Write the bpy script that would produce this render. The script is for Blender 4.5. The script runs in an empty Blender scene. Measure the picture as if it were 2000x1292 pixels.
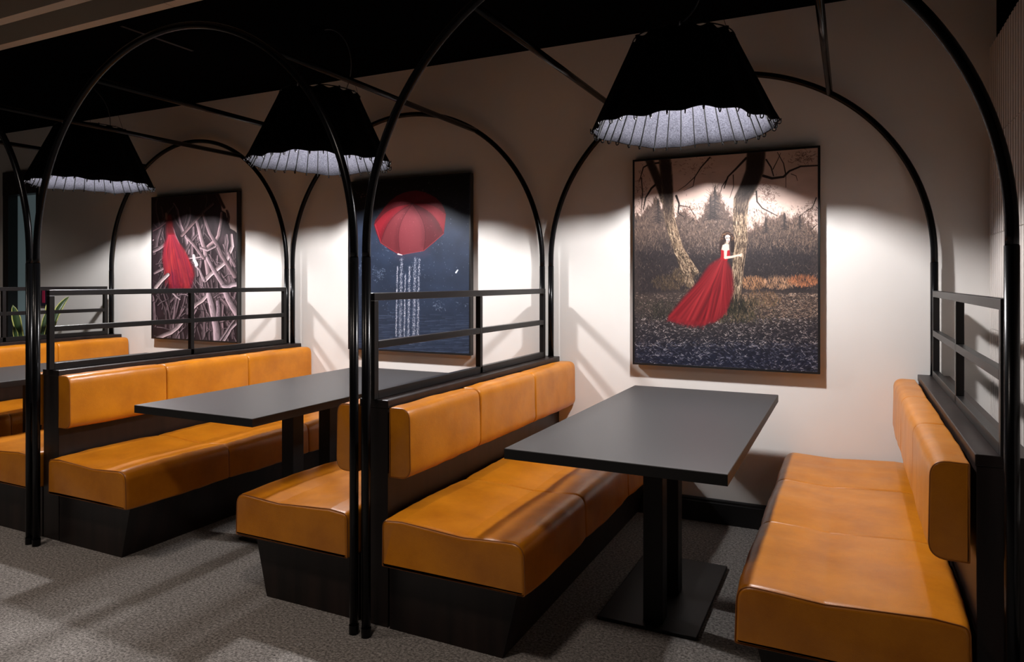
import bpy, bmesh, math, random
import numpy as np
from mathutils import Vector, noise as mnoise

random.seed(7)
PI = math.pi
S = bpy.context.scene
COL = S.collection

# ------------------------------------------------------------------ camera
F_PX, YAW = 1362.4872, 0.4517
cam_d = bpy.data.cameras.new('camera')
cam_d.sensor_fit = 'HORIZONTAL'
cam_d.sensor_width = 36.0
cam_d.lens = 36.0 * F_PX / 2000.0
cam_d.shift_y = (548.22 - 646.0) / 2000.0
cam_d.clip_start = 0.05
cam = bpy.data.objects.new('camera', cam_d)
COL.objects.link(cam)
cam.location = (0.0, -4.07, 1.37)
cam.rotation_euler = (PI / 2, 0, YAW)
S.camera = cam

# ------------------------------------------------------------------ world, exposure
w = bpy.data.worlds.new('world')
S.world = w
w.use_nodes = True
w.node_tree.nodes['Background'].inputs[0].default_value = (1.0, 0.92, 0.85, 1)
w.node_tree.nodes['Background'].inputs[1].default_value = 0.004
S.view_settings.view_transform = 'Standard'
S.view_settings.look = 'None'
S.view_settings.gamma = 1.0
S.view_settings.exposure = 0.0
S.view_settings.use_curve_mapping = False
S.cycles.use_denoising = True
S.cycles.max_bounces = 10
S.cycles.diffuse_bounces = 6
S.cycles.sample_clamp_indirect = 6.0

BULB_STRENGTH = 1700.0
BULB_COLOR = (1.0, 0.97, 0.975)

# added fill spots, out of view in front of and beside the booths
def fill_spot(x, y, power, size_deg, blend=0.6, z=2.80, radius=0.05):
    d = bpy.data.lights.new('fill_beam', 'SPOT')
    d.energy = power
    d.color = (1.0, 0.86, 0.76)
    d.spot_size = math.radians(size_deg)
    d.spot_blend = blend
    d.shadow_soft_size = radius
    o = bpy.data.objects.new('fill_beam', d)
    o.location = (x, y, z)
    COL.objects.link(o)
    return o
for hx in (-5.5, -3.45, -1.35):
    fill_spot(hx, -3.05, 80, 146, 1.0, radius=0.12)
fill_spot(-7.35, -1.25, 26, 120, 1.0)          # added fill for the wall by the glazed door

# ------------------------------------------------------------------ layout
PITCH = 2.11
PX = [-5.90, -3.82, -1.71, 0.375]          # partition centre lines, left to right
BAY = [-4.878, -2.765, -0.653]             # arch centre lines
R_ARCH, Z_SPRING = 1.0265, 1.49
Y_FRONT, Y_REAR = -1.8955, -0.052
LAMP_X = [-4.905, -2.795, -0.685]
LAMP_Y = -0.883
H_CEIL = 2.845
X_RIGHT = 0.607

# ------------------------------------------------------------------ materials
def mat(name, color, rough=0.5, metal=0.0, spec=0.5):
    m = bpy.data.materials.new(name)
    m.use_nodes = True
    b = m.node_tree.nodes['Principled BSDF']
    b.inputs['Base Color'].default_value = (*color, 1)
    b.inputs['Roughness'].default_value = rough
    b.inputs['Metallic'].default_value = metal
    b.inputs['Specular IOR Level'].default_value = spec
    return m

def nd(m, t, **kw):
    n = m.node_tree.nodes.new(t)
    for k, v in kw.items():
        setattr(n, k, v)
    return n

def noise_mix(m, ca, cb, scale, detail=4, lo=0.35, hi=0.65, stretch=(1, 1, 1), rough=0.5):
    """colour varies between ca and cb by a noise; returns the noise node and coordinates"""
    L = m.node_tree.links
    tc = nd(m, 'ShaderNodeTexCoord')
    mp = nd(m, 'ShaderNodeMapping')
    mp.inputs['Scale'].default_value = stretch
    L.new(tc.outputs['Object'], mp.inputs[0])
    nz = nd(m, 'ShaderNodeTexNoise')
    nz.inputs['Scale'].default_value = scale
    nz.inputs['Detail'].default_value = detail
    nz.inputs['Roughness'].default_value = rough
    L.new(mp.outputs[0], nz.inputs['Vector'])
    rp = nd(m, 'ShaderNodeValToRGB')
    rp.color_ramp.elements[0].position = lo
    rp.color_ramp.elements[0].color = (*ca, 1)
    rp.color_ramp.elements[1].position = hi
    rp.color_ramp.elements[1].color = (*cb, 1)
    L.new(nz.outputs['Fac'], rp.inputs[0])
    L.new(rp.outputs[0], m.node_tree.nodes['Principled BSDF'].inputs['Base Color'])
    return nz, mp, rp

def add_bump(m, src, strength, dist):
    L = m.node_tree.links
    bp = nd(m, 'ShaderNodeBump')
    bp.inputs['Strength'].default_value = strength
    bp.inputs['Distance'].default_value = dist
    L.new(src, bp.inputs['Height'])
    L.new(bp.outputs[0], m.node_tree.nodes['Principled BSDF'].inputs['Normal'])
    return bp

def make_leather():
    m = mat('tan_leather', (0.5, 0.18, 0.02), 0.36, 0, 0.5)
    L = m.node_tree.links
    nz, mp, rp = noise_mix(m, (0.405, 0.126, 0.003), (0.56, 0.192, 0.006), 6.0, 9, 0.28, 0.62, rough=0.62)
    fine = nd(m, 'ShaderNodeTexNoise')
    fine.inputs['Scale'].default_value = 260
    fine.inputs['Detail'].default_value = 3
    L.new(mp.outputs[0], fine.inputs['Vector'])
    wr = nd(m, 'ShaderNodeTexNoise')
    wr.inputs['Scale'].default_value = 9
    wr.inputs['Detail'].default_value = 5
    L.new(mp.outputs[0], wr.inputs['Vector'])
    ad = nd(m, 'ShaderNodeMath', operation='MULTIPLY_ADD')
    L.new(wr.outputs['Fac'], ad.inputs[0])
    ad.inputs[1].default_value = 3.0
    L.new(fine.outputs['Fac'], ad.inputs[2])
    add_bump(m, ad.outputs[0], 0.25, 0.002)
    mr = nd(m, 'ShaderNodeMapRange')
    mr.inputs['To Min'].default_value = 0.27
    mr.inputs['To Max'].default_value = 0.42
    L.new(wr.outputs['Fac'], mr.inputs['Value'])
    L.new(mr.outputs[0], m.node_tree.nodes['Principled BSDF'].inputs['Roughness'])
    return m

def make_carpet():
    m = mat('grey_carpet', (0.2, 0.19, 0.18), 0.95, 0, 0.1)
    L = m.node_tree.links
    nz, mp, rp = noise_mix(m, (0.10, 0.092, 0.086), (0.42, 0.39, 0.36), 95, 5, 0.39, 0.61, rough=0.8)
    w1 = nd(m, 'ShaderNodeTexNoise')
    w1.inputs['Scale'].default_value = 1.0
    mp2 = nd(m, 'ShaderNodeMapping')
    mp2.inputs['Scale'].default_value = (45, 260, 1)
    mp2.inputs['Rotation'].default_value = (0, 0, 0.6)
    tc = nd(m, 'ShaderNodeTexCoord')
    L.new(tc.outputs['Object'], mp2.inputs[0])
    L.new(mp2.outputs[0], w1.inputs['Vector'])
    mx = nd(m, 'ShaderNodeMix', data_type='RGBA', blend_type='MULTIPLY')
    mx.inputs[0].default_value = 0.75
    r2 = nd(m, 'ShaderNodeValToRGB')
    r2.color_ramp.elements[0].position = 0.3
    r2.color_ramp.elements[0].color = (0.45, 0.45, 0.46, 1)
    r2.color_ramp.elements[1].position = 0.65
    r2.color_ramp.elements[1].color = (1, 1, 1, 1)
    L.new(w1.outputs['Fac'], r2.inputs[0])
    L.new(rp.outputs[0], mx.inputs[6])
    L.new(r2.outputs[0], mx.inputs[7])
    L.new(mx.outputs[2], m.node_tree.nodes['Principled BSDF'].inputs['Base Color'])
    add_bump(m, nz.outputs['Fac'], 0.5, 0.006)
    return m

def make_wood():
    m = mat('dark_wenge', (0.02, 0.012, 0.01), 0.42, 0, 0.4)
    nz, mp, rp = noise_mix(m, (0.006, 0.0036, 0.0032), (0.020, 0.0105, 0.0085), 14, 4, 0.35, 0.65, (1, 1, 0.08))
    add_bump(m, nz.outputs['Fac'], 0.08, 0.001)
    return m

def make_wall():
    m = mat('cream_plaster', (0.69, 0.655, 0.62), 0.85, 0, 0.2)
    nz, mp, rp = noise_mix(m, (0.775, 0.75, 0.715), (0.80, 0.775, 0.74), 3, 3)
    fine = nd(m, 'ShaderNodeTexNoise')
    fine.inputs['Scale'].default_value = 180
    m.node_tree.links.new(mp.outputs[0], fine.inputs['Vector'])
    add_bump(m, fine.outputs['Fac'], 0.06, 0.001)
    return m

def make_felt(name, ca, cb, scale=120):
    m = mat(name, ca, 0.95, 0, 0.05)
    nz, mp, rp = noise_mix(m, ca, cb, scale, 4, 0.3, 0.7)
    add_bump(m, nz.outputs['Fac'], 0.2, 0.002)
    return m

M = {}
M['leather'] = make_leather()
M['piping'] = mat('leather_piping', (0.30, 0.095, 0.010), 0.4)
M['black'] = mat('black_powder_coat', (0.003, 0.003, 0.0035), 0.24, 0, 0.2)
M['rail'] = mat('black_satin_steel', (0.005, 0.0045, 0.0045), 0.38, 0, 0.38)
M['pedestal'] = mat('black_pedestal_steel', (0.006, 0.0055, 0.0055), 0.5, 0, 0.3)
M['wood'] = make_wood()
M['table'] = mat('charcoal_laminate', (0.052, 0.050, 0.051), 0.42, 0, 0.4)
noise_mix(M['table'], (0.054, 0.052, 0.053), (0.061, 0.059, 0.060), 300, 2)
M['edge'] = mat('black_table_edge', (0.011, 0.0105, 0.0105), 0.55, 0, 0.3)
M['carpet'] = make_carpet()
M['wall'] = make_wall()
M['ceil'] = mat('black_ceiling', (0.0025, 0.0025, 0.003), 0.95, 0, 0.0)
M['skirt'] = mat('black_skirting', (0.008, 0.0075, 0.008), 0.4)
M['baffle'] = mat('cream_acoustic_board', (0.50, 0.44, 0.36), 0.9, 0, 0.1)
M['rib'] = mat('ribbed_felt', (0.62, 0.575, 0.54), 0.95, 0, 0.05)
M['shade'] = make_felt('black_felt', (0.0025, 0.0022, 0.0022), (0.006, 0.005, 0.0055))
M['liner'] = make_felt('grey_felt', (0.010, 0.010, 0.013), (0.029, 0.029, 0.035), 170)
M['wire'] = mat('black_wire', (0.0018, 0.0018, 0.002), 0.5, 0.0, 0.15)
M['cord'] = mat('grey_cord', (0.06, 0.06, 0.06), 0.5)
M['hook'] = mat('steel_hook', (0.45, 0.45, 0.46), 0.3, 0.9)
M['glass_dark'] = mat('grey_glass_glow', (0.22, 0.30, 0.32), 0.25, 0, 0.4)
M['leaf'] = mat('leaf_green', (0.03, 0.06, 0.02), 0.4)
M['leaf_edge'] = mat('leaf_yellow_edge', (0.45, 0.46, 0.13), 0.45)
M['soil'] = mat('planter_soil', (0.02, 0.014, 0.01), 0.95)
M['plaque'] = mat('navy_plaque', (0.012, 0.014, 0.028), 0.4)
M['plaque_red'] = mat('crimson_stripe', (0.38, 0.02, 0.07), 0.4)
M['rear_wall'] = mat('hall_wall', (0.42, 0.38, 0.33), 0.9, 0, 0.1)

gb = M['glass_dark'].node_tree.nodes['Principled BSDF']      # faint glow added to the pane, no light source behind it
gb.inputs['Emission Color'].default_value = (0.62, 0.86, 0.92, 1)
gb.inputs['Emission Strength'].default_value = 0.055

m = bpy.data.materials.new('bulb_glow')
m.use_nodes = True
m.node_tree.nodes.clear()
em = m.node_tree.nodes.new('ShaderNodeEmission')
em.inputs[0].default_value = (*BULB_COLOR, 1)
em.inputs[1].default_value = BULB_STRENGTH
ou = m.node_tree.nodes.new('ShaderNodeOutputMaterial')
m.node_tree.links.new(em.outputs[0], ou.inputs[0])
M['bulb'] = m

# ------------------------------------------------------------------ helpers
def tag(o, label=None, cat=None, group=None, kind=None):
    if label: o['label'] = label
    if cat: o['category'] = cat
    if group: o['group'] = group
    if kind: o['kind'] = kind
    return o

def link(name, me, material, parent=None, smooth=False):
    if isinstance(me, bmesh.types.BMesh):
        bm = me
        bmesh.ops.recalc_face_normals(bm, faces=bm.faces)
        me = bpy.data.meshes.new(name)
        bm.to_mesh(me)
        bm.free()
    if material is not None and len(me.materials) == 0:
        me.materials.append(material)
    if smooth:
        me.shade_smooth()
    o = bpy.data.objects.new(name, me)
    COL.objects.link(o)
    if parent: o.parent = parent
    return o

def empty(name, loc, label=None, cat=None, group=None):
    o = bpy.data.objects.new(name, None)
    o.empty_display_size = 0.1
    o.location = loc
    COL.objects.link(o)
    return tag(o, label, cat, group)

def box(bm, x0, x1, y0, y1, z0, z1, bevel=0.0, seg=2):
    vs = [bm.verts.new((x, y, z)) for x in (x0, x1) for y in (y0, y1) for z in (z0, z1)]
    fs = [(0, 1, 3, 2), (4, 6, 7, 5), (0, 4, 5, 1), (2, 3, 7, 6), (0, 2, 6, 4), (1, 5, 7, 3)]
    faces = [bm.faces.new([vs[i] for i in f]) for f in fs]
    if bevel > 0:
        es = {e for f in faces for e in f.edges}
        bmesh.ops.bevel(bm, geom=list(es), offset=bevel, segments=seg, affect='EDGES', profile=0.5)
    return bm

def boxbm(*a, **k):
    return box(bmesh.new(), *a, **k)

def tube(bm, pts, r, n=12, caps=True, radii=None):
    pts = [Vector(p) for p in pts]
    rings = []
    t0 = (pts[1] - pts[0]).normalized()
    up = Vector((0, 0, 1)) if abs(t0.z) < 0.9 else Vector((0, 1, 0))
    u = t0.cross(up).normalized()
    for i, p in enumerate(pts):
        if i == 0: t = pts[1] - pts[0]
        elif i == len(pts) - 1: t = pts[-1] - pts[-2]
        else: t = (pts[i + 1] - p).normalized() + (p - pts[i - 1]).normalized()
        t.normalize()
        u = (u - t * u.dot(t)).normalized()
        v = t.cross(u)
        rr = radii[i] if radii else r
        rings.append([bm.verts.new(p + (u * math.cos(2 * PI * k / n) + v * math.sin(2 * PI * k / n)) * rr) for k in range(n)])
    for a, b in zip(rings, rings[1:]):
        for k in range(n):
            bm.faces.new((a[k], a[(k + 1) % n], b[(k + 1) % n], b[k]))
    if caps:
        bm.faces.new(rings[0][::-1])
        bm.faces.new(rings[-1])
    return bm

def struct(name, bm, material, label=None, smooth=False, parent=None):
    o = link(name, bm, material, parent, smooth)
    if parent is None:
        o['kind'] = 'structure'
    if label: o['label'] = label
    return o

def copy_tree(o, parent=None):
    c = o.copy()
    COL.objects.link(c)
    c.parent = parent
    for ch in list(o.children):
        copy_tree(ch, c)
    return c

# ------------------------------------------------------------------ room shell
XL, YN = -9.2, -7.5
struct('floor', boxbm(XL, X_RIGHT + 0.2, YN, 0.2, -0.1, 0.0), M['carpet'], 'mottled grey brown carpet')
# the back wall is in three pieces around the doorway at its left end
DX0, DX1, DZ = -7.62, -7.06, 2.45
bm = bmesh.new()
box(bm, DX1, X_RIGHT + 0.2, 0.0, 0.15, 0.0, H_CEIL)
box(bm, XL, DX0, 0.0, 0.15, 0.0, H_CEIL)
box(bm, DX0, DX1, 0.0, 0.15, DZ, H_CEIL)
struct('wall_back', bm, M['wall'], 'cream plaster wall behind the booths')
struct('wall_left', boxbm(XL - 0.15, XL, YN, 0.2, 0, H_CEIL), M['rear_wall'])
struct('wall_front', boxbm(XL, X_RIGHT + 0.2, YN - 0.15, YN, 0, H_CEIL), M['rear_wall'])
struct('ceiling', boxbm(XL, X_RIGHT + 0.2, YN, 0.2, H_CEIL, H_CEIL + 0.1), M['ceil'], 'black open ceiling')
wr = struct('wall_right', boxbm(X_RIGHT + 0.03, X_RIGHT + 0.2, YN, 0.0, 0, H_CEIL), M['ceil'], 'black side wall faced with ribbed cream panels')

# ribbed acoustic panels on the right wall, three courses and more
def ribbed_panel(y0, y1, z0, z1, pitch=0.05):
    bm = bmesh.new()
    n = max(2, int(round((y1 - y0) / pitch)))
    ring = []
    for i in range(n):
        a = y0 + (y1 - y0) * i / n
        p = (y1 - y0) / n
        for (f, d) in ((0.0, 0.012), (0.10, 0.0), (0.62, 0.0), (0.72, 0.012)):
            ring.append((a + f * p, d))
    ring.append((y1, 0.012))
    lo = [bm.verts.new((X_RIGHT + d, y, z0)) for y, d in ring]
    hi = [bm.verts.new((X_RIGHT + d, y, z1)) for y, d in ring]
    lob = [bm.verts.new((X_RIGHT + 0.029, y, z0)) for y, d in ring]
    hib = [bm.verts.new((X_RIGHT + 0.029, y, z1)) for y, d in ring]
    for i in range(len(ring) - 1):
        bm.faces.new((lo[i], lo[i + 1], hi[i + 1], hi[i]))
        bm.faces.new((lob[i], hib[i], hib[i + 1], lob[i + 1]))
        bm.faces.new((hi[i], hi[i + 1], hib[i + 1], hib[i]))
        bm.faces.new((lo[i + 1], lo[i], lob[i], lob[i + 1]))
    return bm
for z0, z1 in ((0.245, 0.69), (0.694, 1.139), (1.143, 1.588), (1.592, 2.037), (2.041, 2.495)):
    for y0, y1 in ((-1.20, -0.004), (-2.404, -1.204)):
        link('ribbed_panel', ribbed_panel(y0, y1, z0, z1), M['rib'], wr)

# skirting board with a raised lip
bm = bmesh.new()
prof = [(0.0, 0.0), (-0.022, 0.0), (-0.022, 0.112), (-0.017, 0.116), (-0.017, 0.128), (-0.008, 0.134), (0.0, 0.134)]
a = [bm.verts.new((DX1, y, z)) for y, z in prof]
b = [bm.verts.new((X_RIGHT, y, z)) for y, z in prof]
for i in range(len(prof)):
    j = (i + 1) % len(prof)
    bm.faces.new((a[i], a[j], b[j], b[i]))
bm.faces.new(a); bm.faces.new(b[::-1])
struct('baseboard_back', bm, M['skirt'], 'black skirting board along the cream wall')

# black framed glass door in the left end of the wall
dr = empty('door_1', ((DX0 + DX1) / 2, 0.05, 0)); dr['kind'] = 'structure'
dr['label'] = 'black framed glazed door at the left end of the wall'
bm = bmesh.new()
cx = (DX0 + DX1) / 2
box(bm, DX0 - cx, DX0 - cx + 0.09, -0.07, 0.07, 0, DZ)
box(bm, DX1 - cx - 0.012, DX1 - cx, -0.07, 0.07, 0, DZ)
box(bm, DX0 - cx, DX1 - cx, -0.072, 0.072, 2.22, DZ)
box(bm, DX0 - cx, DX1 - cx, -0.072, 0.072, 0, 0.12)
link('door_frame', bm, M['skirt'], dr)
link('door_pane', boxbm(DX0 - cx + 0.085, DX1 - cx - 0.01, 0.02, 0.035, 0.1, 2.23), M['glass_dark'], dr)

# ------------------------------------------------------------------ acoustic baffles under the ceiling
for k, (y1, zz) in enumerate(((-1.735, 2.7), (-1.963, 2.7), (-2.191, 2.7))):
    bf = empty('ceiling_baffle', (-3.8, y1, zz),
               'cream ceiling baffle board nearest the booths' if k == 0 else
               'cream ceiling baffle board, %s from the booths' % ('second', 'third')[k - 1], 'baffle',
               'cream baffle boards under the ceiling')
    for x0, x1 in ((-5.3, -2.96 + 3.8 - 3.8), (-2.955, -0.6)):
        link('board', boxbm(x0 + 3.8, x1 + 3.8, -0.055, 0, 0, H_CEIL - zz), M['baffle'], bf)

# thin black track on the ceiling
t = link('ceiling_track', boxbm(-0.012, 0.012, -0.24, 0.24, -0.03, 0.0), M['rail'])
t.location = (-3.724, -1.236, H_CEIL)
tag(t, 'short black track on the black ceiling above the middle booth', 'track')

# ------------------------------------------------------------------ partitions with railing
def make_partition(x, label):
    P = empty('booth_divider', (x, 0, 0), label, 'partition', 'dark wood booth partitions')
    hw = 0.070
    y0, y1 = -1.808, -0.004
    link('panel', boxbm(-hw + 0.004, hw - 0.004, y0 + 0.003, y1, 0.0, 0.866, bevel=0.002), M['wood'], P)
    cap = bmesh.new()
    box(cap, -hw, hw, y0, y1, 0.866, 0.898, bevel=0.003)
    link('cap_board', cap, M['wood'], P)
    b = 0.014
    ya, yb = -1.822, -0.098
    zt = 1.322
    link('top_rail', boxbm(-b, b, ya, yb, zt - 0.030, zt, bevel=0.002), M['rail'], P)
    ym = -0.93
    for (s, e) in ((ya + 0.028, ym - 0.013), (ym + 0.013, yb - 0.028)):
        link('middle_rail', boxbm(-b, b, s, e, 1.101, 1.130, bevel=0.002), M['rail'], P)
    link('bottom_rail', boxbm(-b, b, ya + 0.028, yb - 0.028, 0.899, 0.933, bevel=0.002), M['rail'], P)
    for (s, e) in ((ya, ya + 0.028), (ym - 0.013, ym + 0.013), (yb - 0.028, yb)):
        link('stile', boxbm(-b, b, s, e, 0.899, zt - 0.030, bevel=0.002), M['rail'], P)
    return P
make_partition(PX[0], 'dark wood partition with black railing behind the farthest bench at left')
make_partition(PX[1], 'dark wood partition with black railing between the left and middle booths')
make_partition(PX[2], 'dark wood partition with black railing between the middle and right booths')
make_partition(PX[3], 'dark wood partition with black railing beside the ribbed right wall')

# ------------------------------------------------------------------ arches
def make_arch(x, label):
    A = empty('arch_frame', (x, 0, 0), label, 'arch', 'black tubular arches over the booths')
    def arch_mesh():
        bm = bmesh.new()
        pts = [(R_ARCH * math.cos(t), 0, Z_SPRING + R_ARCH * math.sin(t)) for t in [PI * k / 72 for k in range(73)]]
        return tube(bm, [(R_ARCH, 0, Z_SPRING - 0.03)] + pts + [(-R_ARCH, 0, Z_SPRING - 0.03)], 0.0162, 16)
    for y, nm in ((Y_FRONT, 'front'), (Y_REAR, 'rear')):
        o = link('arch_tube', arch_mesh(), M['black'], A, True)
        o.location = (0, y, 0)
        for s in (-1, 1):
            zb = 0.0 if nm == 'front' else 0.899
            p = link('post', tube(bmesh.new(), [(0, 0, zb), (0, 0, Z_SPRING - 0.029)], 0.0175, 16), M['black'], A)
            p.location = (s * R_ARCH, y, 0)
            p.data.shade_smooth()
            link('foot', tube(bmesh.new(), [(0, 0, zb), (0, 0, zb + 0.035 if nm == 'front' else zb + 0.006)], 0.0195, 16), M['black'], p)
    for s in (-1, 1):
        dx = 0.555
        z = Z_SPRING + math.sqrt(R_ARCH ** 2 - dx ** 2)
        o = link('tie_tube', tube(bmesh.new(), [(s * dx, Y_FRONT, z), (s * dx, Y_REAR, z)], 0.0155, 14), M['black'], A, True)
    return A
make_arch(BAY[0], 'black tubular arch pair over the left booth, by the driftwood picture')
make_arch(BAY[1], 'black tubular arch pair over the middle booth, by the umbrella picture')
make_arch(BAY[2], 'black tubular arch pair over the right booth, by the forest picture')

# ------------------------------------------------------------------ benches
def round_poly(pts, radii, n=6):
    """closed 2-D polygon with rounded corners"""
    out = []
    N = len(pts)
    for i in range(N):
        p0, p, p1 = Vector(pts[i - 1]), Vector(pts[i]), Vector(pts[(i + 1) % N])
        r = radii[i]
        if r <= 0:
            out.append(p); continue
        a = (p0 - p).normalized(); b = (p1 - p).normalized()
        ang = a.angle(b)
        d = min(r / math.tan(ang / 2), (p0 - p).length * 0.49, (p1 - p).length * 0.49)
        s, e = p + a * d, p + b * d
        for k in range(n + 1):
            t = k / n
            out.append(s * (1 - t) ** 2 + p * 2 * t * (1 - t) + e * t * t)
    return out

def resample(poly, step):
    out = []
    N = len(poly)
    for i in range(N):
        a, b = poly[i], poly[(i + 1) % N]
        k = max(1, int((b - a).length / step))
        for j in range(k):
            out.append(a.lerp(b, j / k))
    return out

def normals2(poly):
    N = len(poly)
    area = sum(poly[i].x * poly[(i + 1) % N].y - poly[(i + 1) % N].x * poly[i].y for i in range(N))
    sg = 1 if area > 0 else -1
    ns = []
    for i in range(N):
        t = (poly[(i + 1) % N] - poly[i - 1]).normalized()
        ns.append(Vector((t.y, -t.x)) * sg)
    return ns

def cushion(poly, y0, y1, seam0, seam1, puff=0.004, sign=1, seed=0, wrinkle=0.0, roll=0.024):
    """extrude a side profile (offset, z) along y with soft, pulled-in ends; offset is mirrored by sign"""
    bm = bmesh.new()
    ns = normals2(poly)
    L = y1 - y0
    st = []
    e0, e1 = (0.012 if seam0 else roll), (0.012 if seam1 else roll)
    d0, d1 = e0 * (0.85 if seam0 else 0.62), e1 * (0.85 if seam1 else 0.62)
    for k in range(7):
        a = PI / 2 * k / 6
        st.append((y0 + e0 * (1 - math.cos(a)), d0 * (1 - math.sin(a))))
    nmid = 16
    for k in range(1, nmid):
        t = k / nmid
        st.append((y0 + e0 + (L - e0 - e1) * t, -puff * math.sin(PI * t) ** 0.7))
    for k in range(6, -1, -1):
        a = PI / 2 * k / 6
        st.append((y1 - e1 * (1 - math.cos(a)), d1 * (1 - math.sin(a))))
    rings = []
    for (y, ins) in st:
        ring = []
        for p, n in zip(poly, ns):
            q = p - n * ins
            wz = 0.0
            if wrinkle:
                wz = wrinkle * mnoise.noise(Vector((q.x * 5 + seed * 7.1, y * 14, q.y * 5)))
            ring.append(bm.verts.new((sign * (q.x + n.x * wz), y, q.y + n.y * wz)))
        rings.append(ring)
    n = len(poly)
    for a, b in zip(rings, rings[1:]):
        for k in range(n):
            bm.faces.new((a[k], a[(k + 1) % n], b[(k + 1) % n], b[k]))
    bm.faces.new(rings[0][::-1])
    bm.faces.new(rings[-1])
    return bm

SEAT = resample(round_poly([(0.008, 0.268), (0.010, 0.449), (0.10, 0.457), (0.24, 0.449), (0.37, 0.441), (0.50, 0.449),
                            (0.615, 0.455), (0.621, 0.268)],
                           [0.008, 0.030, 0.06, 0.06, 0.06, 0.06, 0.062, 0.012], 8), 0.022)
BACK = resample(round_poly([(0.008, 0.600), (0.008, 0.872), (0.103, 0.874), (0.108, 0.60)],
                           [0.004, 0.006, 0.045, 0.055], 8), 0.022)

def piping(poly, y, sign, inset=0.0):
    ns = normals2(poly)
    bm = bmesh.new()
    pts = [(sign * (p.x - n.x * inset), y, p.y - n.y * inset) for p, n in zip(poly, ns)]
    tube(bm, pts + [pts[0]], 0.0022, 6, False)
    return bm

def make_bench(x, sign, label, seed):
    """x = partition face, sign = +1 seat opens to the right"""
    B = empty('booth_bench', (x, 0, 0), label, 'bench', 'tan leather booth benches')
    # plinth: front slants inward to the floor
    bm = bmesh.new()
    prof = [(0.002, 0.0), (0.002, 0.266), (0.565, 0.266), (0.50, 0.0)]
    a = [bm.verts.new((sign * px, -1.806, z)) for px, z in prof]
    b = [bm.verts.new((sign * px, -0.026, z)) for px, z in prof]
    for i in range(4):
        j = (i + 1) % 4
        bm.faces.new((a[i], a[j], b[j], b[i]))
    bm.faces.new(a); bm.faces.new(b[::-1])
    link('plinth', bm, M['wood'], B)
    ys = [-1.872, -1.245, -0.610, -0.030]
    for k in range(3):
        o = link('seat_panel', cushion(SEAT, ys[k] + (0.001 if k else 0), ys[k + 1], k > 0, k < 2, 0.007, sign, seed + k, 0.004),
                 M['leather'], B, True)
        if k == 0:
            link('piping', piping(SEAT, ys[0] + 0.0060, sign, 0.0035), M['piping'], o, True)
    ys = [-1.818, -1.245, -0.620, -0.012]
    for k in range(3):
        o = link('backrest_panel', cushion(BACK, ys[k] + (0.001 if k else 0), ys[k + 1], k > 0, k < 2, 0.003, sign, seed + 5 + k, 0.003, 0.011),
                 M['leather'], B, True)
        if k == 0:
            link('piping', piping(BACK, ys[0] + 0.0030, sign, 0.0016), M['piping'], o, True)
    return B
HW = 0.0735
make_bench(PX[3] - HW, -1, 'tan leather bench in front of the ribbed right wall, right of the near table', 1)
make_bench(PX[2] + HW, 1, 'tan leather bench left of the near table, under the right booth arch', 11)
make_bench(PX[2] - HW, -1, 'tan leather bench right of the middle table, backing onto the near booth', 21)
make_bench(PX[1] + HW, 1, 'tan leather bench left of the middle table, facing right', 31)
make_bench(PX[1] - HW, -1, 'tan leather bench at the left frame edge, right of the farthest table', 41)
make_bench(PX[0] + HW, 1, 'tan leather bench behind the farthest table, mostly hidden at far left', 51)

# ------------------------------------------------------------------ tables
T_TOP = 0.773
def make_table(x, y1, label, off=0.02):
    T = empty('booth_table', (x, y1, 0), label, 'table', 'charcoal booth tables')
    hw, L, zt = 0.385, 1.675, T_TOP
    link('tabletop', boxbm(-hw, hw, -L, 0, zt - 0.036, zt, bevel=0.0012, seg=1), M['table'], T)
    link('table_edge', boxbm(-hw - 0.0006, hw + 0.0006, -L - 0.0006, 0.0006, zt - 0.037, zt - 0.0022, bevel=0.0006, seg=1), M['edge'], T)
    yc0 = -L / 2
    link('base_plate', boxbm(-0.198, 0.198, yc0 - 0.372, yc0 + 0.372, 0.0, 0.014, bevel=0.003), M['pedestal'], T)
    for yc in (yc0 - 0.292, yc0 - 0.012):
        link('pedestal', boxbm(off - 0.039, off + 0.039, yc - 0.039, yc + 0.039, 0.014, zt - 0.048, bevel=0.003), M['pedestal'], T)
    link('top_bracket', boxbm(-0.17, 0.17, yc0 - 0.40, yc0 + 0.40, zt - 0.048, zt - 0.037, bevel=0.002), M['pedestal'], T)
    return T
make_table(-0.726, -0.168, 'charcoal rectangular table in the right booth below the forest picture')
make_table(-2.715, -0.168, 'charcoal rectangular table in the middle booth below the umbrella picture', 0.10)
make_table(-4.90, -0.168, 'charcoal rectangular table at the left frame edge, only a corner showing')

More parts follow.
